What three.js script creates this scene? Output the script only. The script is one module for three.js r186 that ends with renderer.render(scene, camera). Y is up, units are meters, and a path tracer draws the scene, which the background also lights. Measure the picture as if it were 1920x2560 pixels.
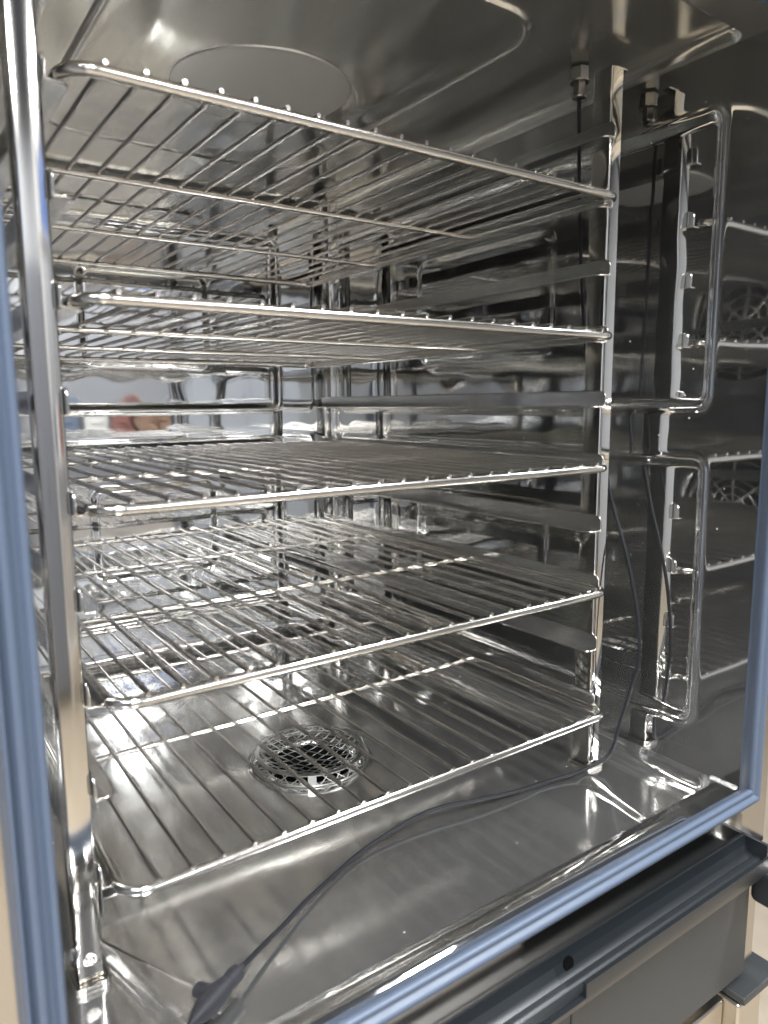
import * as THREE from 'three';
import { mergeGeometries, mergeVertices, toCreasedNormals } from 'three/addons/utils/BufferGeometryUtils.js';
import { RoundedBoxGeometry } from 'three/addons/geometries/RoundedBoxGeometry.js';
import { RectAreaLightUniformsLib } from 'three/addons/lights/RectAreaLightUniformsLib.js';
import { ImprovedNoise } from 'three/addons/math/ImprovedNoise.js';

// ------------------------------------------------------------------ camera, light, exposure
RectAreaLightUniformsLib.init();
const OY = 1.45;                                   // height of the oven's own zero level above the room floor
const scene = new THREE.Scene();
scene.background = new THREE.Color(0, 0, 0);
const camera = new THREE.PerspectiveCamera(70.305, 0.75, 0.02, 40);
camera.position.set(-0.37544, OY + 0.0074, 0.49285);
camera.rotation.set(-0.147445, -0.608456, -0.007854, 'YXZ');
camera.focus = 0.95;
camera.userData.fStop = 7.0;
const renderer = new THREE.WebGLRenderer({ antialias: true });
renderer.toneMapping = THREE.LinearToneMapping;
renderer.toneMappingExposure = 3.0;
renderer.shadowMap.enabled = true;
// lamps: [x, z, width along x, length along z]; built below with their fittings
const LAMP_Y = 3.3, LAMP_RADIANCE = 24, LAMP_COLOR = new THREE.Color().setRGB(0.98, 0.99, 1.0);
const LAMPS = [[-1.75, 1.35, 0.3, 1.5], [-0.55, 1.35, 0.3, 1.5], [1.15, 1.35, 0.3, 1.5], [-1.75, 4.0, 0.3, 1.0], [-0.55, 4.0, 0.3, 1.0], [1.15, 4.0, 0.3, 1.0]];

// ------------------------------------------------------------------ helpers
let seed = 7;
const rnd = () => { seed = (seed * 1664525 + 1013904223) >>> 0; return seed / 4294967296; };
const noise = new ImprovedNoise();
const V = (x, y, z) => new THREE.Vector3(x, y, z);
const ss = (a, b, x) => { const t = Math.min(1, Math.max(0, (x - a) / (b - a))); return t * t * (3 - 2 * t); };
const taken = {};
function numbered(n) { const k = taken[n] = (taken[n] ?? -1) + 1; return k ? n + '_' + String(k).padStart(3, '0') : n; }
function shade(o) { o.traverse(c => { if (c.isMesh) { c.castShadow = true; c.receiveShadow = true; } }); return o; }
function thing(name, label, category, pos = [0, 0, 0], group) {
  const g = new THREE.Group(); g.name = numbered(name); g.position.set(pos[0], pos[1], pos[2]);
  g.userData = { label, category }; if (group) g.userData.group = group;
  scene.add(g); return g;
}
// geometry given in oven coordinates (zero level at OY); moved to the group's own origin
function part(parent, name, geos, mat, label) {
  let g = Array.isArray(geos) ? mergeGeometries(geos.map(x => clean(x))) : geos;
  const m = new THREE.Mesh(g, mat); m.name = name; if (['weld_tab', 'weld_spot', 'stamp', 'weld_bead', 'mesh'].includes(name)) m.userData.kind = 'stuff'; if (label) m.userData.label = label;
  parent.add(m); return m;
}
function clean(g) {
  const n = g.index ? g.toNonIndexed() : g.clone();
  for (const k of Object.keys(n.attributes)) if (!['position', 'normal', 'uv'].includes(k)) n.deleteAttribute(k);
  if (!n.attributes.uv) n.setAttribute('uv', new THREE.BufferAttribute(new Float32Array(n.attributes.position.count * 2), 2));
  return n;
}
function box(x0, x1, y0, y1, z0, z1, r = 0) {
  const w = x1 - x0, h = y1 - y0, d = z1 - z0;
  const g = r ? new RoundedBoxGeometry(w, h, d, 2, r) : new THREE.BoxGeometry(w, h, d);
  g.translate((x0 + x1) / 2, (y0 + y1) / 2, (z0 + z1) / 2); return g;
}
function structure(name, geo, mat) {
  const m = new THREE.Mesh(geo, mat); m.name = name; m.userData.kind = 'structure'; scene.add(m); return shade(m);
}
function tube(pts, r, seg = 10, closed = false, caps = true) {
  const n = pts.length, P = [], N = [], U = [], I = [];
  const T = pts.map((p, i) => {
    const a = closed ? pts[(i + n - 1) % n] : pts[Math.max(0, i - 1)], b = closed ? pts[(i + 1) % n] : pts[Math.min(n - 1, i + 1)];
    return b.clone().sub(a).normalize();
  });
  let u = Math.abs(T[0].y) < 0.9 ? V(0, 1, 0) : V(1, 0, 0);
  u.sub(T[0].clone().multiplyScalar(u.dot(T[0]))).normalize();
  let len = 0;
  const rings = closed ? n + 1 : n;
  for (let k = 0; k < rings; k++) {
    const i = k % n, t = T[i];
    u.sub(t.clone().multiplyScalar(u.dot(t))).normalize();
    const v = t.clone().cross(u); const rr = typeof r === 'function' ? r(k / (rings - 1)) : r;
    if (k) len += pts[i].distanceTo(pts[(k - 1) % n]);
    for (let j = 0; j <= seg; j++) {
      const a = j / seg * Math.PI * 2, d = u.clone().multiplyScalar(Math.cos(a)).addScaledVector(v, Math.sin(a));
      P.push(pts[i].x + d.x * rr, pts[i].y + d.y * rr, pts[i].z + d.z * rr); N.push(d.x, d.y, d.z); U.push(len * 10, j / seg);
    }
    if (k) for (let j = 0; j < seg; j++) { const a = (k - 1) * (seg + 1) + j, b = a + seg + 1; I.push(a, a + 1, b, b, a + 1, b + 1); }
  }
  if (!closed && caps) for (const e of [0, n - 1]) {
    const c = P.length / 3, t = T[e].clone().multiplyScalar(e ? 1 : -1), off = e * (seg + 1);
    P.push(pts[e].x, pts[e].y, pts[e].z); N.push(t.x, t.y, t.z); U.push(0, 0);
    for (let j = 0; j <= seg; j++) { const o = (off + j) * 3; P.push(P[o], P[o + 1], P[o + 2]); N.push(t.x, t.y, t.z); U.push(0, 0); }
    for (let j = 0; j < seg; j++) e ? I.push(c, c + 1 + j, c + 2 + j) : I.push(c, c + 2 + j, c + 1 + j);
  }
  const g = new THREE.BufferGeometry();
  g.setAttribute('position', new THREE.Float32BufferAttribute(P, 3)); g.setAttribute('normal', new THREE.Float32BufferAttribute(N, 3)); g.setAttribute('uv', new THREE.Float32BufferAttribute(U, 2));
  g.setIndex(I); return g;
}
const flat = (g) => { const q = g.toNonIndexed(); q.computeVertexNormals(); return q; };
const smooth = (pts, n) => new THREE.CatmullRomCurve3(pts.map(p => V(...p)), false, 'centripetal').getSpacedPoints(n);
function roundLoop(hw, z0, z1, rc, n = 6) {       // rounded rectangle in the xz plane, y = 0
  const out = [];
  for (const [cx, cz, a0] of [[hw - rc, z1 - rc, 0], [-hw + rc, z1 - rc, 90], [-hw + rc, z0 + rc, 180], [hw - rc, z0 + rc, 270]])
    for (let k = 0; k <= n; k++) { const a = (a0 + 90 * k / n) * Math.PI / 180; out.push(V(cx + rc * Math.cos(a), 0, cz + rc * Math.sin(a))); }
  return out;
}
function sdRound(x, y, cx, cy, hx, hy, r) {       // < 0 inside a rounded rectangle
  const qx = Math.abs(x - cx) - hx + r, qy = Math.abs(y - cy) - hy + r;
  return Math.hypot(Math.max(qx, 0), Math.max(qy, 0)) + Math.min(Math.max(qx, qy), 0) - r;
}
function sheet(us, vs, f, drop) {                 // a formed sheet: f(u, v) -> [x, y, z]
  const P = [], U = [], I = [], nu = us.length, nv = vs.length;
  for (const v of vs) for (const u of us) { P.push(...f(u, v)); U.push(u, v); }
  for (let j = 0; j < nv - 1; j++) for (let i = 0; i < nu - 1; i++) {
    if (drop && drop((us[i] + us[i + 1]) / 2, (vs[j] + vs[j + 1]) / 2)) continue;
    const a = j * nu + i; I.push(a, a + 1, a + nu, a + nu, a + 1, a + nu + 1);
  }
  const g = new THREE.BufferGeometry();
  g.setAttribute('position', new THREE.Float32BufferAttribute(P, 3)); g.setAttribute('uv', new THREE.Float32BufferAttribute(U, 2)); g.setIndex(I); g.computeVertexNormals(); return g;
}
function steps(a, b, coarse, dense = [], fine = coarse) {   // grid lines, finer near the listed places [at, half width]
  const out = [a]; let x = a;
  while (x < b - 1e-6) { const near = dense.some(([c, w]) => Math.abs(x - c) < w); x = Math.min(b, x + (near ? fine : coarse)); out.push(x); }
  return out;
}
// ------------------------------------------------------------------ textures
function canvasTex(w, h, draw, srgb, rep) {
  const c = document.createElement('canvas'); c.width = w; c.height = h; draw(c.getContext('2d'), w, h);
  const t = new THREE.CanvasTexture(c); t.wrapS = t.wrapT = THREE.RepeatWrapping; if (srgb) t.colorSpace = THREE.SRGBColorSpace;
  if (rep) t.repeat.set(rep[0], rep[1]); t.magFilter = THREE.LinearFilter; return t;
}
function dataTex(w, h, f, rep, srgb) {
  const d = new Uint8Array(w * h * 4);
  for (let y = 0; y < h; y++) for (let x = 0; x < w; x++) { const v = f(x / w, y / h); const o = (y * w + x) * 4; if (Array.isArray(v)) { d[o] = v[0]; d[o + 1] = v[1]; d[o + 2] = v[2]; } else d[o] = d[o + 1] = d[o + 2] = v; d[o + 3] = 255; }
  const t = new THREE.DataTexture(d, w, h); t.wrapS = t.wrapT = THREE.RepeatWrapping; t.magFilter = THREE.LinearFilter; t.minFilter = THREE.LinearMipmapLinearFilter; t.generateMipmaps = true;
  if (rep) t.repeat.set(rep[0], rep[1]); if (srgb) t.colorSpace = THREE.SRGBColorSpace; t.needsUpdate = true; return t;
}
const per = (u, v, fu, fv, z) => {                 // tileable noise
  const a = noise.noise(u * fu, v * fv, z), b = noise.noise((u - 1) * fu, v * fv, z), c = noise.noise(u * fu, (v - 1) * fv, z), d = noise.noise((u - 1) * fu, (v - 1) * fv, z);
  const s = ss(0, 1, u), t = ss(0, 1, v); return (a * (1 - s) + b * s) * (1 - t) + (c * (1 - s) + d * s) * t;
};
// roughness of rolled and brushed steel: smudges plus fine lines along one direction
const lineRow = Array.from({ length: 512 }, () => rnd());
const brushedRough = (lo, hi, z) => dataTex(512, 512, (u, v) => {
  const smudge = 0.5 + 0.5 * per(u, v, 5, 5, z) + 0.35 * per(u, v, 17, 17, z + 3), line = lineRow[Math.floor(v * 512)] * 0.35 + 0.25 * per(u, v, 6, 160, z + 9);
  return 255 * Math.min(1, Math.max(0, lo + (hi - lo) * (0.65 * smudge + 0.5 * line)));
}, [1.6, 1.6]);
const mirrorRough = dataTex(512, 512, (u, v) => 255 * Math.min(1, Math.max(0, 0.075 + 0.035 * per(u, v, 6, 6, 2) + 0.05 * Math.max(0, per(u, v, 30, 9, 5)))), [1.3, 1.3]);
// dust and dried water rings lying on the floor pan and walls: flecks of matter, not metal
function flecks(n, rings, w, h) {
  return [
    (g) => { g.fillStyle = 'rgb(255,255,255)'; g.fillRect(0, 0, w, h); for (const [x, y, r] of n) { g.fillStyle = 'rgb(0,0,0)'; g.beginPath(); g.arc(x, y, r, 0, 7); g.fill(); } },
    (g) => {
      g.fillStyle = 'rgb(100,100,100)'; g.fillRect(0, 0, w, h);
      for (const [x, y, r, k] of rings) { g.strokeStyle = `rgba(255,255,255,${k})`; g.lineWidth = 0.9; g.beginPath(); for (let i = 0; i <= 16; i++) { const a = i / 16 * 6.283, q = r * (1 + 0.16 * Math.sin(a * 3 + x) + 0.12 * Math.cos(a * 5 + y)); g[i ? 'lineTo' : 'moveTo'](x + q * Math.cos(a), y + q * 0.9 * Math.sin(a)); } g.stroke(); }
    }];
}
const steelC = new THREE.Color().setRGB(0.745, 0.745, 0.733);
const mirrorSteel = new THREE.MeshStandardMaterial({ color: steelC, metalness: 0.985, roughness: 0.55, roughnessMap: mirrorRough });
const wallSpecks = []; for (let k = 0; k < 230; k++) wallSpecks.push([rnd() * 1024, rnd() * 1024, 0.4 + rnd() * rnd() * 0.8]);
const wallMetal = canvasTex(1024, 1024, flecks(wallSpecks, [], 1024, 1024)[0], false, [1.2, 1.2]);
const dustySteel = new THREE.MeshStandardMaterial({ color: steelC, metalness: 0.986, metalnessMap: wallMetal, roughness: 0.55, roughnessMap: mirrorRough });
const panSpecks = [], panRings = [];
for (let k = 0; k < 150; k++) panSpecks.push([rnd() * 1024, rnd() * 1024, 0.45 + rnd() * rnd() * 1.0]);
for (let k = 0; k < 46; k++) panRings.push([rnd() * 1024, rnd() * 1024, 2 + rnd() * 4.5, 0.12 + rnd() * 0.25]);
const panMetal = canvasTex(1024, 1024, flecks(panSpecks, panRings, 1024, 1024)[0], false, [1.25, 1.25]);
const panRingMap = canvasTex(1024, 1024, (g) => {
  flecks(panSpecks, panRings, 1024, 1024)[1](g);
  for (let k = 0; k < 5200; k++) { const y = rnd() * 1024, x = rnd() * 1024; g.strokeStyle = `rgba(${rnd() < 0.5 ? '60,60,60' : '150,150,150'},${0.05 + rnd() * 0.12})`; g.lineWidth = 1; g.beginPath(); g.moveTo(x, y); g.lineTo(x + 40 + rnd() * 220, y); g.stroke(); }
  for (let k = 0; k < 60; k++) { const x = rnd() * 1024, y = rnd() * 1024, r = 10 + rnd() * 70, gr = g.createRadialGradient(x, y, 0, x, y, r); const c = rnd() < 0.5 ? '70,70,70' : '135,135,135'; gr.addColorStop(0, `rgba(${c},.35)`); gr.addColorStop(1, `rgba(${c},0)`); g.fillStyle = gr; g.fillRect(x - r, y - r, 2 * r, 2 * r); }
}, false, [1.25, 1.25]);
const panSteel = new THREE.MeshStandardMaterial({ color: new THREE.Color().setRGB(0.71, 0.71, 0.7), metalness: 0.955, metalnessMap: panMetal, roughness: 0.3, roughnessMap: panRingMap });
const ceilSteel = new THREE.MeshStandardMaterial({ color: new THREE.Color().setRGB(0.76, 0.748, 0.7), metalness: 0.925, roughness: 0.21, roughnessMap: brushedRough(0.7, 1.0, 21) });
const discSteel = new THREE.MeshStandardMaterial({ color: new THREE.Color().setRGB(0.8, 0.795, 0.76), metalness: 0.68, roughness: 0.36 });
const baffleSteel = new THREE.MeshStandardMaterial({ color: new THREE.Color().setRGB(0.66, 0.68, 0.73), metalness: 0.945, roughness: 0.12 });
const wireSteel = new THREE.MeshStandardMaterial({ color: new THREE.Color().setRGB(0.6, 0.575, 0.54), metalness: 1, roughness: 0.24 });
const barSteel = new THREE.MeshStandardMaterial({ color: new THREE.Color().setRGB(0.66, 0.64, 0.6), metalness: 1, roughness: 0.17 });
const railSteel = new THREE.MeshStandardMaterial({ color: steelC, metalness: 0.97, roughness: 0.12 });
const postSteel = new THREE.MeshStandardMaterial({ color: new THREE.Color().setRGB(0.68, 0.66, 0.62), metalness: 1, roughness: 0.09 });
const stampSteel = new THREE.MeshStandardMaterial({ color: new THREE.Color().setRGB(0.16, 0.14, 0.13), metalness: 0.6, roughness: 0.55 });
const frameSteel = new THREE.MeshStandardMaterial({ color: new THREE.Color().setRGB(0.5, 0.475, 0.44), metalness: 1, roughness: 1, roughnessMap: brushedRough(0.09, 0.2, 41) });
const gasketRubber = new THREE.MeshPhysicalMaterial({ color: new THREE.Color().setRGB(0.07, 0.093, 0.136), roughness: 0.38, bumpMap: dataTex(256, 256, (u, v) => 128 + 90 * per(u, v, 40, 40, 4), [30, 30]), bumpScale: 0.0002 });
const gutterPlastic = new THREE.MeshStandardMaterial({ color: new THREE.Color().setRGB(0.01, 0.0125, 0.015), roughness: 0.32, bumpMap: dataTex(256, 256, (u, v) => 128 + 100 * per(u, v, 60, 60, 8), [20, 20]), bumpScale: 0.00012 });
const fasciaPaint = new THREE.MeshStandardMaterial({ color: new THREE.Color().setRGB(0.034, 0.0365, 0.038), roughness: 0.46, bumpMap: dataTex(256, 256, (u, v) => 128 + 100 * per(u, v, 80, 80, 12), [12, 12]), bumpScale: 0.0002 });
const blackPlastic = new THREE.MeshStandardMaterial({ color: new THREE.Color().setRGB(0.018, 0.018, 0.022), roughness: 0.38 });
const cableRubber = new THREE.MeshPhysicalMaterial({ color: new THREE.Color().setRGB(0.008, 0.0085, 0.0115), roughness: 0.5, specularIntensity: 0.55 });
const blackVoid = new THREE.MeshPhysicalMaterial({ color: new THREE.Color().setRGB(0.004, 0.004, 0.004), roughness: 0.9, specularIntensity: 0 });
const meshSteel = new THREE.MeshStandardMaterial({ color: new THREE.Color().setRGB(0.42, 0.415, 0.4), metalness: 1, roughness: 0.3 });
const galvanised = new THREE.MeshStandardMaterial({ color: new THREE.Color().setRGB(0.7, 0.69, 0.67), metalness: 1, roughness: 0.3 });

// ------------------------------------------------------------------ the room in front of the oven (what the steel mirrors)
const XL = -0.334, XR = 0.334, YB = -0.395, YT = 0.346, ZF = 0.118, ZB = -0.712;     // cavity, oven coordinates
const floorMap = dataTex(512, 512, (u, v) => { const n = 0.5 + 0.35 * per(u, v, 4, 4, 1) + 0.25 * per(u, v, 30, 30, 6); return [166 + 40 * (n - 0.5), 154 + 40 * (n - 0.5), 137 + 40 * (n - 0.5)]; }, [4, 4], true);
const wallMat = new THREE.MeshStandardMaterial({ color: new THREE.Color().setRGB(0.41, 0.43, 0.47), roughness: 0.9 });
structure('floor', box(-4, 4, -0.1, 0, -1.6, 5), new THREE.MeshStandardMaterial({ map: floorMap, roughness: 0.55 }));
structure('ceiling', box(-4, 4, 3.5, 3.6, -1.6, 5), new THREE.MeshStandardMaterial({ color: new THREE.Color().setRGB(0.05, 0.055, 0.075), roughness: 0.9 }));
structure('wall', box(-4, 4, 0, 3.5, 5, 5.1), new THREE.MeshStandardMaterial({ color: new THREE.Color().setRGB(0.27, 0.28, 0.3), roughness: 0.9 }));
structure('wall_001', box(-4, 4, 0, 3.5, -1.7, -1.6), wallMat);
structure('wall_002', box(-4.1, -4, 0, 3.5, -1.6, 5), wallMat);
structure('wall_003', box(4, 4.1, 0, 3.5, -1.6, 5), wallMat);
const lampGlow = new THREE.MeshStandardMaterial({ color: 0xffffff, emissive: LAMP_COLOR, emissiveIntensity: 4, roughness: 0.6 });
const lampBody = new THREE.MeshStandardMaterial({ color: new THREE.Color().setRGB(0.75, 0.75, 0.75), roughness: 0.5 });
LAMPS.forEach(([x, z, w, l], i) => {
  const t = thing('ceiling_light', 'long white linear ceiling light shining down in front of the oven', 'ceiling light', [x, LAMP_Y, z], 'linear ceiling lights of the room');
  part(t, 'housing', new RoundedBoxGeometry(w + 0.04, 0.06, l + 0.04, 2, 0.01).translate(0, 0.04, 0), lampBody);
  for (const s of [-1, 1]) part(t, 'hanger', new THREE.CylinderGeometry(0.006, 0.006, 0.14, 8).translate(0, 0.13, s * l * 0.35), lampBody);
  part(t, 'diffuser', new RoundedBoxGeometry(w, 0.016, l, 2, 0.006).translate(0, 0.004, 0), lampGlow);
  const L = new THREE.RectAreaLight(LAMP_COLOR, LAMP_RADIANCE, w, l); L.position.set(0, -0.008, 0); L.rotation.x = -Math.PI / 2; t.add(L); shade(t);
});
function storage(x0, x1, z, y0, h, col, label, name, cat, group) {
  const t = thing(name, label, cat, [(x0 + x1) / 2, y0, z], group), w = x1 - x0;
  const m = new THREE.MeshStandardMaterial({ color: new THREE.Color().setRGB(...col), roughness: 0.5 });
  part(t, 'body', new RoundedBoxGeometry(w, h, 0.3, 2, 0.012).translate(0, h / 2, 0), m);
  part(t, 'lid', new RoundedBoxGeometry(w + 0.015, 0.04, 0.315, 2, 0.01).translate(0, h + 0.02, 0), m);
  part(t, 'grip', new RoundedBoxGeometry(Math.min(0.14, w * 0.5), 0.03, 0.02, 2, 0.008).translate(0, h * 0.7, -0.155), m);
  return shade(t);
}
{ // storage rack behind the camera with coloured crates, and tall cupboards either side
  const zR = 3.05, whiteM = new THREE.MeshStandardMaterial({ color: new THREE.Color().setRGB(0.55, 0.55, 0.54), roughness: 0.6 });
  const t = thing('storage_rack', 'white steel storage rack standing behind the camera with crates on its boards', 'rack', [1.22, 0, zR]);
  for (const x of [-0.75, 0.75]) for (const z of [-0.18, 0.18]) part(t, 'upright', box(x - 0.02, x + 0.02, 0, 2.7, z - 0.02, z + 0.02, 0.004), whiteM);
  for (const y of [0.35, 1.22, 2.2]) part(t, 'board', box(-0.78, 0.78, y - 0.02, y, -0.2, 0.2, 0.004), whiteM);
  shade(t);
  const g = 'storage boxes on the rack';
  storage(0.5, 0.68, zR, 1.22, 0.2, [0.11, 0.14, 0.2], 'blue storage box on the middle board of the rack', 'storage_box', 'box', g);
  storage(0.7, 0.84, zR, 1.22, 0.2, [0.55, 0.55, 0.54], 'narrow white storage box on the middle board of the rack', 'storage_box', 'box', g);
  storage(0.87, 1.02, zR, 1.22, 0.2, [0.2, 0.085, 0.075], 'red storage box on the middle board of the rack', 'storage_box', 'box', g);
  storage(1.05, 1.24, zR, 1.22, 0.2, [0.22, 0.14, 0.1], 'orange storage box on the middle board of the rack', 'storage_box', 'box', g);
  storage(1.3, 1.66, zR, 1.22, 0.24, [0.2, 0.21, 0.23], 'dark grey storage box on the middle board of the rack', 'storage_box', 'box', g);
  storage(0.75, 1.25, zR, 2.2, 0.32, [0.04, 0.1, 0.3], 'long blue storage box on the top board of the rack', 'storage_box', 'box', g);
  storage(0.55, 1.2, zR, 0.35, 0.5, [0.34, 0.32, 0.3], 'wide grey storage box on the lowest board of the rack', 'storage_box', 'box', g);
  const cup = (x, w, h, col, label) => {
    const c = thing('cupboard', label, 'cupboard', [x, 0, 3.4]); const m = new THREE.MeshStandardMaterial({ color: new THREE.Color().setRGB(...col), roughness: 0.45 });
    part(c, 'body', box(-w / 2, w / 2, 0.08, h, -0.25, 0.25, 0.006), m);
    part(c, 'plinth', box(-w / 2 + 0.02, w / 2 - 0.02, 0, 0.08, -0.22, 0.25), blackPlastic);
    for (const s of [-1, 1]) { const d = part(c, 'door', box(s > 0 ? 0.003 : -w / 2 + 0.006, s > 0 ? w / 2 - 0.006 : -0.003, 0.1, h - 0.02, -0.272, -0.2505, 0.004), m); part(d, 'handle', box(s * 0.04 - 0.008, s * 0.04 + 0.008, h * 0.5, h * 0.5 + 0.16, -0.3, -0.273, 0.003), galvanised); }
    shade(c);
  };
  cup(-0.1, 1.0, 2.1, [0.13, 0.14, 0.165], 'slate grey two door cupboard standing beside the storage rack');
  cup(-1.25, 0.9, 2.0, [0.3, 0.32, 0.36], 'blue grey two door cupboard beside the slate grey cupboard');
  cup(2.5, 1.1, 1.9, [0.3, 0.3, 0.3], 'grey two door cupboard at the far end of the storage rack');
}

// ------------------------------------------------------------------ the oven: cavity
const oven = thing('combi_oven', 'open stainless steel oven cabinet with blue door seal and black drip gutter', 'oven', [0, OY, 0]);
const wav = (a, b, k) => 0.00016 * noise.noise(a * 9, b * 9, k) + 0.00009 * noise.noise(a * 23, b * 23, k + 5);
// pressed panels: recess with a rounded rim, and a raised field inside it
function pressed(u, v, cu, hu, cv, hv, iu, iv) {
  const a = sdRound(u, v, cu, cv, hu, hv, 0.016), b = sdRound(u, v, cu, cv, iu, iv, 0.016);
  const bead = 0.0018 * Math.exp(-((a / 0.004) ** 2));
  return 0.0088 * ss(0.0, -0.0115, a) - bead - 0.0048 * ss(0.007, -0.007, b) + (a < 0 ? 2.2 : 1) * wav(u, v, cv * 7);
}
const rz = -0.297, rhz = 0.359, uy = 0.1465, ly = -0.1985, hy = 0.1465;
{
  const us = steps(ZB, ZF + 0.003, 0.006, [[rz - rhz, 0.02], [rz + rhz, 0.022], [-0.42, 0.016], [-0.15, 0.016]], 0.0017), vs = steps(YB, YT, 0.006, [[uy - hy, 0.02], [uy + hy, 0.02], [ly - hy, 0.02], [ly + hy, 0.02], [0.067, 0.013], [0.213, 0.013], [-0.265, 0.013], [-0.119, 0.013]], 0.0017);
  const wall = (u, v) => pressed(u, v, rz, rhz, v > -0.026 ? uy : ly, hy, 0.135, 0.073);
  part(oven, 'cavity_wall', sheet(us, vs, (u, v) => [XR + wall(u, v), v, u]), dustySteel, 'mirror polished side wall with two pressed panels');
  const bx = steps(XL, XR, 0.006, [[0.006 - 0.232, 0.02], [0.006 + 0.232, 0.02], [-0.1, 0.016], [0.1, 0.016]], 0.0017);
  part(oven, 'cavity_wall', sheet(bx, vs, (u, v) => [u, v, ZB - pressed(u, v, 0.003, 0.232, v > -0.026 ? uy : ly, hy, 0.1, 0.073)]), mirrorSteel, 'mirror polished rear wall with two pressed panels');
}
// fan baffle on the other side, with two round guarded openings
{
  const fans = [[-0.28, 0.16], [-0.28, -0.2]], R = 0.115;
  const us = steps(ZB, ZF + 0.003, 0.006), vs = steps(YB, YT, 0.006);
  const baffle = part(oven, 'fan_baffle', sheet(us, vs, (u, v) => [XL + wav(u, v, 3), v, u], (u, v) => fans.some(([z, y]) => Math.hypot(u - z, v - y) < R - 0.004)), baffleSteel, 'mirror polished fan baffle with two round guarded openings');
  for (const [z, y] of fans) {
    const rim = []; for (let k = 0; k < 48; k++) { const a = k / 48 * 6.28318; rim.push(V(XL + 0.001, y + R * Math.sin(a), z + R * Math.cos(a))); }
    part(baffle, 'rim', tube(rim, 0.006, 8, true), railSteel);
    const wires = [];
    for (let r = 0.025; r < R - 0.01; r += 0.018) { const c = []; for (let k = 0; k < 36; k++) { const a = k / 36 * 6.28318; c.push(V(XL + 0.002, y + r * Math.sin(a), z + r * Math.cos(a))); } wires.push(tube(c, 0.0017, 6, true)); }
    for (let k = 0; k < 4; k++) { const a = k / 4 * Math.PI + 0.78; wires.push(tube([V(XL - 0.0015, y - R * Math.sin(a), z - R * Math.cos(a)), V(XL - 0.0015, y + R * Math.sin(a), z + R * Math.cos(a))], 0.0025, 6)); }
    part(baffle, 'fan_guard', wires, wireSteel);
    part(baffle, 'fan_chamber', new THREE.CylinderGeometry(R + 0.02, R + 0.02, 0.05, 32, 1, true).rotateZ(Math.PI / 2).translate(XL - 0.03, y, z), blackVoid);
    part(baffle, 'fan_wheel', new THREE.CylinderGeometry(R + 0.02, R + 0.02, 0.006, 32).rotateZ(Math.PI / 2).translate(XL - 0.06, y, z), blackVoid);
  }
}
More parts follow.
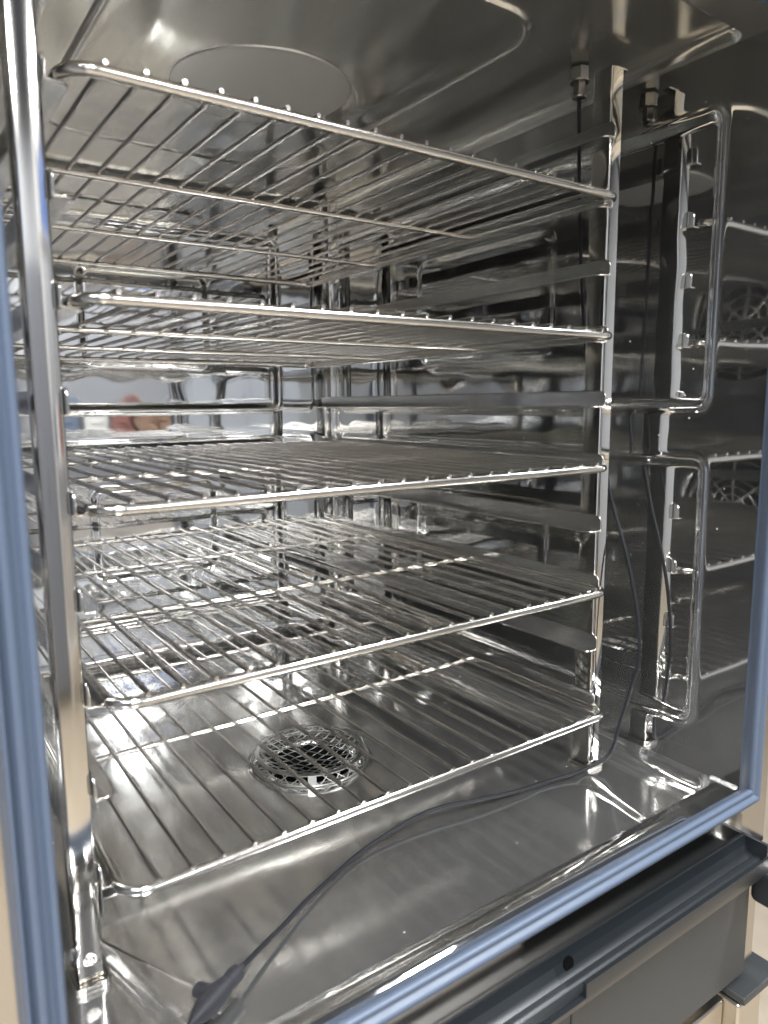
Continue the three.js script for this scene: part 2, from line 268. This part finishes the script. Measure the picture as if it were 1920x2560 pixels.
// floor pan
const DX = 0.03, DZ = -0.252, DR = 0.076, FY = -0.42;
{
  const us = steps(XL, XR, 0.005, [[XL, 0.03], [XR, 0.03], [0.25, 0.06], [-0.25, 0.06]], 0.0013), vs = steps(ZB, 0.0985, 0.005, [[ZB, 0.03], [0.088, 0.03], [-0.06, 0.03]], 0.0012);
  const cx = (XL + XR) / 2, z1 = 0.098, cz = (ZB + z1) / 2;
  const pan = (x, z) => {
    const s = -sdRound(x, z, cx, cz, (XR - XL) / 2, (z1 - ZB) / 2, 0.024);
    if (s <= 0) return YB;
    const t = Math.min(1, s / 0.024); let y = YB - (YB - FY) * Math.sqrt(Math.max(0, 1 - (1 - t) ** 2));
    const d = Math.hypot(x - DX, z - DZ);
    y -= 0.004 * Math.exp(-((d / 0.17) ** 2)) * t;
    // raised side strips beside the rack feet
    for (const m of [1, -1]) { const q = m * x, e = 0.247 - 0.18 * z * (z > 0 ? 0.8 : 1), w = 0.012 + 0.14 * Math.max(0, 0.07 - z) * 0.9; y += 0.0045 * ss(e - 0.006, e - 0.006 + w, q) * ss(-0.085, -0.045, z) * ss(0.0, 0.02, s); }
    return y + (wav(x, z, 11) * 1.3) * t;
  };
  part(oven, 'floor_pan', sheet(vs, us, (z, x) => [x, pan(x, z), z], (z, x) => Math.hypot(x - DX, z - DZ) < 0.064), panSteel, 'brushed floor pan with rounded edges and a round drain sump');
  // polished, crowned lip in front of the pan; flat at both ends
  const lipX = steps(XL, XR, 0.004, [[XL, 0.11], [XR, 0.11]], 0.0025), lipZ = steps(0.0982, ZF + 0.0035, 0.001);
  part(oven, 'front_lip', sheet(lipZ, lipX, (z, x) => { const q = (z - 0.0982) / (ZF + 0.0035 - 0.0982), c = ss(0.252, 0.236, Math.abs(x - 0.002)); return [x, YB + c * (0.0036 * (1 - (2 * q - 1) ** 2) + 0.00022 * noise.noise(x * 16, z * 30, 2) + 0.0001 * noise.noise(x * 60, z * 20, 8)), z]; }), mirrorSteel, 'polished rounded steel lip in front of the floor pan');
  const prof = [[0.08, 0.0003], [0.0755, 0.0006], [0.066, 0.0002], [0.058, -0.0012], [0.0525, -0.004], [0.051, -0.009], [0.051, -0.12]].map(([r, y]) => new THREE.Vector2(r, y));
  const well = new THREE.LatheGeometry(prof, 64).translate(DX, FY - 0.0038, DZ);
  part(oven, 'drain_sump', well, mirrorSteel);
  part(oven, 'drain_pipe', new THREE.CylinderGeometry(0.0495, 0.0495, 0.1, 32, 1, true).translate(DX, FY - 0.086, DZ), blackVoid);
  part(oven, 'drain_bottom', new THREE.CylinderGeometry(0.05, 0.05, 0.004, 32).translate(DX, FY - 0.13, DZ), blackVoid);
  // rough weld bead at the front corner of the pan
  for (const [x, m] of [[XR, -1], [XL, 1]]) {
    const w = []; for (let k = 0; k < 26; k++) { const z = 0.09 + k * 0.0011; w.push(new THREE.SphereGeometry(0.0011 + 0.0008 * rnd(), 6, 5).scale(1, 0.7, 1).translate(x + m * (0.001 + 0.001 * rnd()), YB + 0.0006, z)); }
    part(oven, 'weld_bead', w, new THREE.MeshStandardMaterial({ color: new THREE.Color().setRGB(0.7, 0.69, 0.67), metalness: 1, roughness: 0.4 }));
  }
}
// ceiling with pressed plate and round disc
{
  const CX = 0.004, CZ = -0.278, us = steps(XL, XR, 0.005, [[XL, 0.018], [XR, 0.018], [0.16, 0.04], [-0.152, 0.04], [0.004, 0.012]], 0.0012), vs = steps(ZB, ZF + 0.003, 0.004, [[ZB, 0.018], [0.08, 0.018], [-0.05, 0.042], [-0.53, 0.042]], 0.0012);
  const cx = (XL + XR) / 2, z1 = 0.083, cz = (ZB + z1) / 2, CY = 0.3605;
  const roof = (x, z) => {
    const s = -sdRound(x, z, cx, cz, (XR - XL) / 2, (z1 - ZB) / 2, 0.02);
    if (s <= 0) return YT;
    let y = YT + (CY - YT) * Math.sqrt(Math.max(0, 1 - (1 - Math.min(1, s / 0.013)) ** 2));
    const p = sdRound(x, z, CX, -0.29, 0.182, 0.265, 0.06); y -= 0.0022 * ss(0.002, -0.002, p);
    y -= 0.003 * Math.exp(-((p / 0.0034) ** 2));
    const d = Math.hypot(x - CX, z - CZ); y -= 0.014 * Math.pow(Math.max(0, 1 - (Math.max(d, 0.098) / 0.24) ** 2), 1.5) * ss(0, -0.05, p);
    return y + wav(x, z, 17) * 2.2;
  };
  const top = part(oven, 'ceiling_panel', sheet(us, vs, (x, z) => [x, roof(x, z), z]), ceilSteel, 'dull brushed cavity ceiling with a raised plate');
  const dy = CY - 0.0022 - 0.014 * Math.pow(1 - (0.098 / 0.24) ** 2, 1.5), disc = new THREE.LatheGeometry([[0.0975, 0.0012], [0.0965, -0.0006], [0.0955, -0.0012], [0.094, -0.0014], [0.09, -0.0014], [0.05, -0.0014], [0.0001, -0.0014]].map(p => new THREE.Vector2(...p)), 128).translate(CX, dy, CZ);
  part(top, 'round_plate', disc, discSteel);
}
// casing round the cavity: closes it against the room
{
  const c = 0.05, casing = new THREE.MeshStandardMaterial({ color: new THREE.Color().setRGB(0.5, 0.48, 0.45), metalness: 1, roughness: 0.35 });
  const sides = [box(XR + c, XR + c + 0.012, -0.64, 0.46, ZB - 0.08, 0.098), box(XL - c - 0.04, XL - c - 0.028, -0.64, 0.46, ZB - 0.08, 0.098)];
  for (const s of sides) part(oven, 'casing_side', s, casing);
  part(oven, 'casing_top', box(XL - c - 0.028, XR + c, 0.44, 0.46, ZB - 0.08, 0.098), casing);
  part(oven, 'casing_back', box(XL - c - 0.028, XR + c, -0.64, 0.44, ZB - 0.08, ZB - 0.068), casing);
  part(oven, 'casing_bottom', box(XL - c - 0.028, XR + c, -0.64, -0.628, ZB - 0.068, 0.098), casing);
}
// front frame: a plate with the opening cut out
const EXR = 0.394, EXL = -0.402;
{
  const s = new THREE.Shape([new THREE.Vector2(EXL, -0.475), new THREE.Vector2(EXR, -0.475), new THREE.Vector2(EXR, 0.46), new THREE.Vector2(EXL, 0.46)]);
  s.holes.push(new THREE.Path([new THREE.Vector2(XL - 0.0014, YB - 0.0014), new THREE.Vector2(XL - 0.0014, YT + 0.0014), new THREE.Vector2(XR + 0.0014, YT + 0.0014), new THREE.Vector2(XR + 0.0014, YB - 0.0014)]));
  part(oven, 'front_frame', new THREE.ExtrudeGeometry(s, { depth: 0.02, bevelEnabled: true, bevelSize: 0.0008, bevelThickness: 0.0008, bevelSegments: 1 }).translate(0, 0, ZF - 0.0185), frameSteel);
  part(oven, 'corner_strip', box(EXR - 0.03, EXR + 0.001, -0.62, -0.478, 0.1, ZF - 0.001, 0.001), frameSteel);
}
// door gasket: ribbed blue silicone profile (distance outward from the opening, depth), mitred at the corners
{
  const prof = [[0.0012, 0.1195], [-0.0004, 0.123], [-0.004, 0.1275], [-0.009, 0.1335], [-0.0112, 0.1375], [-0.0105, 0.1405], [-0.0082, 0.1412], [-0.0068, 0.1396], [-0.0052, 0.1384], [-0.0035, 0.1396], [-0.0018, 0.1424], [0.0008, 0.1432], [0.003, 0.1418], [0.0042, 0.139], [0.0056, 0.1372], [0.0072, 0.1386], [0.009, 0.1402], [0.0112, 0.1392], [0.0124, 0.136], [0.0126, 0.128], [0.0142, 0.1235], [0.0146, 0.1195]];
  const fine = new THREE.SplineCurve(prof.map(([d, z]) => new THREE.Vector2(d > 0 ? d * 0.58 : d, z))).getPoints(84);
  const P = [], I = [], U = [];
  const corner = (d, k) => [[XR + d, YB - d], [XR + d, YT + d], [XL - d, YT + d], [XL - d, YB - d]][k];
  for (let side = 0; side < 4; side++) {
    const o = P.length / 3;
    fine.forEach((p) => { for (const k of [side, (side + 1) % 4]) { const c = corner(p.x, k); P.push(c[0], c[1], p.y); U.push(side % 2 ? c[0] : c[1], p.x + p.y); } });
    for (let j = 0; j < fine.length - 1; j++) { const a = o + j * 2; I.push(a, a + 2, a + 1, a + 1, a + 2, a + 3); }
  }
  const g = new THREE.BufferGeometry(); g.setAttribute('position', new THREE.Float32BufferAttribute(P, 3)); g.setAttribute('uv', new THREE.Float32BufferAttribute(U, 2)); g.setIndex(I); g.computeVertexNormals();
  part(oven, 'door_gasket', g, gasketRubber, 'ribbed light blue rubber door seal round the opening');
}
// drip gutter under the opening
const GX = 0.352;
{
  const prof = [[0.1195, -0.452], [0.1225, -0.4515], [0.1235, -0.462], [0.1265, -0.4685], [0.132, -0.4712], [0.1345, -0.4688], [0.1375, -0.4688], [0.1405, -0.4712], [0.149, -0.4706], [0.1535, -0.463], [0.1545, -0.4535], [0.1575, -0.453], [0.158, -0.464], [0.155, -0.474], [0.149, -0.4765], [0.126, -0.4765], [0.1195, -0.472]];
  const seg = (x0, x1, cut) => { const s = new THREE.Shape(prof.map(([z, y]) => new THREE.Vector2(-z, cut && z > 0.152 ? Math.min(y, -0.4655) : y))); return new THREE.ExtrudeGeometry(s, { depth: x1 - x0, bevelEnabled: false }).rotateY(Math.PI / 2).translate(x0, 0, 0); };
  const gut = part(oven, 'drip_gutter', [toCreasedNormals(seg(0.052, GX, false), 0.7), toCreasedNormals(seg(-0.4, 0.052, true), 0.7)], gutterPlastic, 'black plastic drip gutter with a lowered lip');
  part(gut, 'end_cap', box(GX - 0.001, GX + 0.003, -0.4768, -0.452, 0.1195, 0.146, 0.001), gutterPlastic);
  part(gut, 'drain_hole', new THREE.CylinderGeometry(0.006, 0.006, 0.0012, 28).rotateX(Math.PI / 2 - 0.25).translate(0.068, -0.4645, 0.1254), blackVoid);
}
// fascia below, in two boards with a seam between them
for (const [a, b] of [[EXL, 0.079], [0.0802, 0.372]]) part(oven, 'fascia_panel', box(a, b, -0.628, -0.4795, 0.1, 0.121, 0.0016), fasciaPaint, 'dark grey painted front panel');
// door hinge at the lower corner
{
  const hx = 0.378, hz = 0.17, h = part(oven, 'door_hinge', new RoundedBoxGeometry(0.075, 0.038, 0.06, 3, 0.008).translate(hx + 0.014, -0.508, hz - 0.012), blackPlastic, 'black hinge block with a steel washer and bolt');
  part(h, 'washer', new THREE.LatheGeometry([[0, 0.004], [0.012, 0.004], [0.016, 0.0035], [0.026, 0.001], [0.028, -0.002], [0.0285, -0.006]].map(p => new THREE.Vector2(...p)), 40).translate(hx + 0.008, -0.4825, hz - 0.012), galvanised);
  part(h, 'bolt', flat(new THREE.CylinderGeometry(0.0065, 0.0065, 0.03, 6)).translate(hx - 0.004, -0.458, hz - 0.028), galvanised);
  part(h, 'nut', flat(new THREE.CylinderGeometry(0.0085, 0.0085, 0.008, 6)).translate(hx + 0.026, -0.474, hz - 0.004), galvanised);
}
part(oven, 'foot_plate', box(0.352, 0.43, -0.652, -0.6425, 0.05, 0.134, 0.002), fasciaPaint, 'dark flat foot plate under the corner');
shade(oven);

// ------------------------------------------------------------------ stand
{
  const st = thing('oven_stand', 'brushed steel stand with square legs carrying the oven', 'stand', [0, 0, 0]);
  const legM = new THREE.MeshStandardMaterial({ color: new THREE.Color().setRGB(0.6, 0.56, 0.5), metalness: 1, roughness: 0.28 });
  const top = OY - 0.654;
  for (const [x, z] of [[0.375, 0.105], [-0.36, 0.105], [0.375, -0.7], [-0.36, -0.7]]) part(st, 'leg', box(x - 0.024, x + 0.024, 0, top, z - 0.024, z + 0.024, 0.004), legM);
  part(st, 'rail', box(-0.335, 0.35, top - 0.06, top - 0.004, 0.09, 0.112, 0.003), legM);
  part(st, 'rail', box(-0.335, 0.35, top - 0.06, top - 0.004, -0.712, -0.69, 0.003), legM);
  part(st, 'shelf_board', box(-0.34, 0.355, 0.28, 0.3, -0.68, 0.08, 0.003), legM);
  shade(st);
}

// ------------------------------------------------------------------ rail racks
const SY = [0.2156, 0.0801, -0.0558, -0.1907, -0.3277], SXO = [-0.0014, -0.0016, 0, 0.0025, 0.0002], SZO = [0.0006, 0.0018, 0, 0.0012, 0.0077];
const RT = [0.2903, 0.2226, 0.1549, 0.0871, 0.0192, -0.0488, -0.1163, -0.1837, -0.2522, -0.3207];
function makeRack(label) {                          // the side at +x; origin at the foot of the front post
  const bx = 0.28, by = FY, bz = -0.036, rack = thing('rail_rack', label, 'rack', [bx, OY + by, bz], 'shelf racks of the oven');
  const L = (g) => (Array.isArray(g) ? g : [g]).map(q => q.translate(-bx, -by, -bz));
  const post = (z) => {
    const x0 = 0.2712, x1 = 0.2892, z0 = z - 0.024, pts = [], guard = 0.0004;
    const bend = (cx, cz, r, a0) => { for (let k = 0; k <= 8; k++) { const a = (a0 + 90 * k / 8) * Math.PI / 180; pts.push([cx + r * Math.cos(a), cz + r * Math.sin(a)]); } };
    // rounded tube section, with extra points beside each bend so that its flats stay flat
    const rs = [[x1 - 0.0013, z - 0.0013, 0.0013, 0], [x0 + 0.002, z - 0.002, 0.002, 90], [x0 + 0.0016, z0 + 0.0016, 0.0016, 180], [x1 - 0.0016, z0 + 0.0016, 0.0016, 270]];
    for (const [cx, cz, r, a0] of rs) {
      const c0 = Math.cos(a0 * Math.PI / 180), s0 = Math.sin(a0 * Math.PI / 180), c1 = -s0, s1 = c0;
      pts.push([cx + r * c0 - guard * c1, cz + r * s0 - guard * s1]); bend(cx, cz, r, a0); pts.push([cx + r * c1 - guard * c0, cz + r * s1 - guard * s0]);
    }
    const s = new THREE.Shape(pts.map(([x, q]) => new THREE.Vector2(x, -q)));
    return toCreasedNormals(new THREE.ExtrudeGeometry(s, { depth: 0.345 - (FY + 0.006), bevelEnabled: false }).rotateX(-Math.PI / 2).translate(0, FY + 0.006, 0), 0.45);
  };
  for (const z of [-0.024, -0.592]) {
    const p = part(rack, 'post', L(post(z)), postSteel);
    const clip = roundLoop(0.0125, z - 0.029, z + 0.005, 0.007, 5).map(q => V(q.x + 0.2802, FY + 0.008, q.z));
    part(p, 'foot_clip', L([tube(clip, 0.0017, 8, true), tube(clip.map(q => V(q.x, q.y - 0.0035, q.z)), 0.0017, 8, true)]), barSteel);
    part(p, 'rivet', L([new THREE.SphereGeometry(0.0034, 14, 8).scale(1, 1, 0.5).translate(0.2805, -0.393, z + 0.0004), new THREE.TorusGeometry(0.0042, 0.0008, 6, 20).translate(0.2805, -0.393, z + 0.0003)]), barSteel);
    part(p, 'top_hook', L([box(0.2795, 0.2985, 0.3462, 0.3478, z - 0.012, z - 0.002, 0.0006), box(0.2795, 0.2845, 0.3455, 0.3462, z - 0.012, z - 0.002)]), barSteel);
  }
  RT.forEach((T, k) => {
    const w = new THREE.Shape(), z0 = -0.62, z1 = -0.0175, h = 0.0163, r = 0.006;       // web in (z, y)
    w.moveTo(z0, -h); w.lineTo(z1 - 0.0015, -h); w.quadraticCurveTo(z1, -h, z1, -h + 0.0015); w.lineTo(z1, -r); w.quadraticCurveTo(z1, 0, z1 - r, 0); w.lineTo(z0, 0); w.closePath();
    const web = new THREE.ExtrudeGeometry(w, { depth: 0.0004, bevelEnabled: true, bevelSize: 0.0006, bevelThickness: 0.0006, bevelSegments: 2, curveSegments: 5 }).rotateY(-Math.PI / 2).translate(0.2705, T, 0);
    const l = new THREE.Shape();                                                         // lip in (x, -z)
    l.moveTo(0.2698, 0.62); l.lineTo(0.2698, 0.0178); l.lineTo(0.264, 0.0178); l.quadraticCurveTo(0.2565, 0.0178, 0.2555, 0.027); l.lineTo(0.2555, 0.62); l.closePath();
    const lip = new THREE.ExtrudeGeometry(l, { depth: 0.0004, bevelEnabled: true, bevelSize: 0.0006, bevelThickness: 0.0006, bevelSegments: 2, curveSegments: 5 }).rotateX(-Math.PI / 2).translate(0, T - h - 0.0006, 0);
    const rail = part(rack, 'rail', L([web, lip]), railSteel);
    const yb = T - h, edge = [[0.27, T, z0], [0.27, T, z1 - r - 0.02], [0.27, T, z1 - r]];          // deburred round edge of the bent sheet
    for (let a = 1; a <= 5; a++) edge.push([0.27, T - r + r * Math.cos(a * 0.314), z1 - r + r * Math.sin(a * 0.314)]);
    edge.push([0.27, yb + 0.003, z1], [0.2694, yb + 0.0006, z1 - 0.0002], [0.2675, yb, z1 - 0.0003], [0.2635, yb, z1 - 0.0004], [0.259, yb, z1 - 0.0016], [0.2567, yb, z1 - 0.0048], [0.2556, yb, z1 - 0.0095], [0.2555, yb, z1 - 0.03], [0.2555, yb, z0]);
    part(rail, 'rolled_edge', L(tube(edge.map(q => V(...q)), 0.00085, 8)), barSteel);
    const tabs = []; for (const z of [-0.034, -0.604]) tabs.push(box(0.2702, 0.2715, T - 0.012, T - 0.003, z - 0.006, z + 0.006));
    for (const z of [-0.0455, -0.3]) tabs.push(tube(smooth([[0.2697, T - 0.0005, z - 0.006], [0.2695, T + 0.0016, z], [0.2697, T - 0.0005, z + 0.006]], 8), 0.0008, 6));
    part(rail, 'weld_tab', L(tabs), barSteel);
  });
  const low = [box(0.2695, 0.2708, -0.362, -0.346, -0.62, -0.02), box(0.2565, 0.2695, -0.3475, -0.3462, -0.62, -0.02), box(0.2695, 0.2708, -0.346, -0.339, -0.62, -0.02)];
  part(rack, 'brace', L(low), railSteel);
  return rack;
}
const rackR = makeRack('polished steel rail rack beside the hanging black cable'); shade(rackR);
{
  const rackL = rackR.clone(); rackL.name = numbered('rail_rack'); rackL.userData = { label: 'polished steel rail rack beside the thin probe needle', category: 'rack', group: 'shelf racks of the oven' };
  rackL.position.x = -0.28; rackL.scale.x = -1; scene.add(rackL);
}

// ------------------------------------------------------------------ wire shelves
function makeShelf() {
  const t = thing('wire_shelf', '', 'shelf', [0, 0, 0], 'wire shelves in the oven');
  part(t, 'frame', tube(roundLoop(0.26125, -0.6405, 0, 0.02, 8).map(p => p.setY(-0.0054)), 0.0043, 14, true), barSteel);
  for (const z of [-0.2192, -0.4355]) part(t, 'cross_bar', tube([V(-0.259, -0.0046, z), V(0.259, -0.0046, z)], 0.0029, 10), barSteel);
  const rod = tube([V(0, 0, 0.0022), V(0, 0, 0.0018), V(0, 0, -0.6422), V(0, 0, -0.6426)], (q) => (q < 0.05 || q > 0.95 ? 0.00165 : 0.0021), 10);
  const weld = mergeGeometries([0, -0.2192, -0.4355, -0.6405].map(z => clean(new THREE.SphereGeometry(0.0029, 8, 6).scale(1.05, 0.5, 0.9).translate(0, -0.0018, z))));
  for (let i = 0; i < 20; i++) { const r = part(t, 'rod', rod, wireSteel); r.position.x = (i - 9.5) * 0.025; const w = part(r, 'weld_spot', weld, barSteel); }
  return t;
}
const shelf0 = makeShelf(); shade(shelf0);
const SL = ['topmost wire shelf, close under the round ceiling plate', 'second wire shelf below the ceiling plate, seen from underneath', 'middle wire shelf of the stack of five, level with the eye', 'fourth wire shelf down, next above the lowest one', 'lowest wire shelf, just above the drain strainer'];
SY.forEach((y, k) => {
  const s = k ? shelf0.clone() : shelf0;
  if (k) { s.name = numbered('wire_shelf'); scene.add(s); }
  s.userData = { label: SL[k], category: 'shelf', group: 'wire shelves in the oven' };
  s.position.set(SXO[k], OY + y, SZO[k]);
  if (k % 2 === 0) {                                // stamped marks on the front bar, too worn to read
    const marks = []; let x = -0.214; let sd = 3 + k;
    const rr = () => { sd = (sd * 16807) % 2147483647; return sd / 2147483647; };
    while (x < -0.128) { if (rr() < 0.16) { x += 0.0042; continue; } const ang = 0.72 + 0.08 * (rr() - 0.5), g = new THREE.BoxGeometry(0.0005 + 0.0007 * rr(), 0.0012 + 0.0007 * rr(), 0.0002); g.rotateX(-ang).translate(x, -0.0054 + 0.0043 * Math.sin(ang), 0.0043 * Math.cos(ang)); marks.push(g); x += 0.0011 + 0.0006 * rr(); }
    shade(part(s, 'stamp', marks, stampSteel));
  }
});

// ------------------------------------------------------------------ drain strainer: expanded metal basket in the sump
{
  const t = thing('drain_strainer', 'round expanded metal strainer basket sitting in the floor drain', 'strainer', [DX, OY + FY - 0.032, DZ]);
  // base ring at the floor, mesh wall up to a hoop, and a mesh dish sinking from the hoop to the middle
  const Y0 = 0.029, wires = [], RM = 0.0625, dish = (r) => Y0 + 0.0115 - 0.0195 * Math.pow(Math.max(0, Math.cos(Math.min(1, r / RM) * 1.5708)), 0.75);
  for (const d of [-1, 1]) for (let k = -7; k <= 7; k++) {
    const off = k * 0.0108, ca = Math.cos(0.62 * d + 0.4), sa = Math.sin(0.62 * d + 0.4), run = [];
    for (let q = -24; q <= 24; q++) { const l = q / 24 * RM, x = l * ca - off * sa, z = l * sa + off * ca, r = Math.hypot(x, z); if (r > RM) continue; const w = 0.001 * Math.sin(l / 0.0108 * 3.14159); run.push(V(x - w * sa, dish(r) + 0.0005 * d, z + w * ca)); }
    if (run.length > 3) wires.push(tube(run, 0.0006, 5));
  }
  for (const d of [-1, 1]) for (let k = 0; k < 26; k++) {
    const run = []; for (let q = 0; q <= 6; q++) { const a = k / 26 * 6.28318 + d * 0.2 * q / 6, r = 0.0715 - 0.0075 * q / 6; run.push(V(r * Math.cos(a), Y0 + 0.001 + 0.01 * q / 6, r * Math.sin(a))); }
    wires.push(tube(run, 0.0006, 5));
  }
  part(t, 'mesh', wires, meshSteel);
  part(t, 'band', toCreasedNormals(new THREE.LatheGeometry([[0.0622, Y0 + 0.0105], [0.0622, Y0 + 0.0118], [0.0665, Y0 + 0.0112], [0.0668, Y0 + 0.01], [0.0622, Y0 + 0.0105]].map(p => new THREE.Vector2(...p)), 72), 0.6), meshSteel);
  part(t, 'base_ring', new THREE.TorusGeometry(0.0718, 0.0011, 8, 72).rotateX(Math.PI / 2).translate(0, Y0 + 0.0012, 0), meshSteel);
  for (const a of [2.05, 0.1, 4.2]) part(t, 'tab', new RoundedBoxGeometry(0.0098, 0.0108, 0.0011, 1, 0.0004).rotateX(-0.35).translate(0, Y0 + 0.0068, 0.0702).rotateY(Math.PI / 2 - a), meshSteel);
  shade(t);
}

// ------------------------------------------------------------------ temperature probe: socket, cable, handle, needle
{
  const SX = 0.274, SZ = -0.069, t = thing('temperature_probe', 'black temperature probe with cable hanging from a hexagonal socket and lying across the floor', 'probe', [-0.2, OY + FY, 0.04]);
  const L = (g) => (Array.isArray(g) ? g : [g]).map(q => q.translate(0.2, -FY, -0.04));
  const sock = part(t, 'socket', L([flat(new THREE.CylinderGeometry(0.0098, 0.0098, 0.013, 6)).rotateY(0.3).translate(SX, 0.3515, SZ), new THREE.CylinderGeometry(0.0103, 0.0103, 0.0015, 24).translate(SX, 0.3445, SZ), flat(new THREE.CylinderGeometry(0.007, 0.007, 0.0145, 6)).rotateY(0.1).translate(SX, 0.3365, SZ), new THREE.CylinderGeometry(0.0076, 0.007, 0.0015, 24).translate(SX, 0.329, SZ)]), new THREE.MeshStandardMaterial({ color: new THREE.Color().setRGB(0.45, 0.43, 0.4), metalness: 1, roughness: 0.28 }));
  const path = [[SX, 0.33, SZ], [SX + 0.002, 0.29, SZ], [0.279, 0.22, -0.068], [0.286, 0.12, -0.066], [0.297, 0.02, -0.06], [0.305, -0.026, -0.0525], [0.308, -0.103, -0.0335], [0.311, -0.168, -0.011], [0.313, -0.2355, 0.0045], [0.312, -0.281, 0.0085], [0.308, -0.316, 0.003], [0.301, -0.36, -0.005], [0.2905, -0.398, -0.0105], [0.262, -0.412, -0.022], [0.215, -0.4165, -0.033], [0.17, -0.4145, -0.036], [0.115, -0.411, -0.0445], [0.066, -0.4095, -0.0545], [0.015, -0.413, -0.0535], [-0.03, -0.416, -0.046], [-0.07, -0.416, -0.031], [-0.109, -0.414, -0.0125], [-0.14, -0.412, 0.005], [-0.168, -0.409, 0.0205], [-0.19, -0.4065, 0.034]];
  part(t, 'cable', L(tube(smooth(path, 260), 0.0021, 10)), cableRubber);
  // handle: leaf shaped body with a collar, and the needle boss at its side
  const A = V(-0.1915, -0.4062, 0.035), B = V(-0.2335, -0.4055, 0.0585), dir = B.clone().sub(A);
  const at = (q, up = 0) => A.clone().addScaledVector(dir, q).add(V(0, up, 0));
  const strain = part(t, 'strain_relief', L([tube([at(-0.12), at(0.02)], 0.0029, 12), tube([at(0.0), at(0.015), at(0.2), at(0.23)], (q) => q < 0.1 || q > 0.9 ? 0.0058 : 0.0064, 16)]), blackPlastic);
  const rad = [0.0052, 0.0066, 0.0079, 0.0086, 0.0088, 0.0084, 0.0074, 0.0058, 0.0036, 0.001], body = [];
  for (let q = 0; q < rad.length; q++) body.push(at(0.2 + 0.92 * q / (rad.length - 1)));
  part(t, 'handle', L(tube(body, (q) => rad[Math.round(q * (rad.length - 1))], 20)), blackPlastic);
  const nD = V(-0.2605, -0.412, -0.058).sub(at(0.55)).normalize(), n0 = at(0.55), nAt = (d) => n0.clone().addScaledVector(nD, d);
  part(t, 'needle_boss', L(tube([nAt(0.002), nAt(0.006), nAt(0.016), nAt(0.0175)], (q) => [0.0082, 0.0066, 0.0056, 0.0042][Math.round(q * 3)], 16)), blackPlastic);
  part(t, 'needle', L(tube([nAt(0.012), nAt(0.125), nAt(0.135)], (q) => q > 0.9 ? 0.0002 : 0.00125, 10)), wireSteel);
  shade(t);
}
renderer.render(scene, camera);
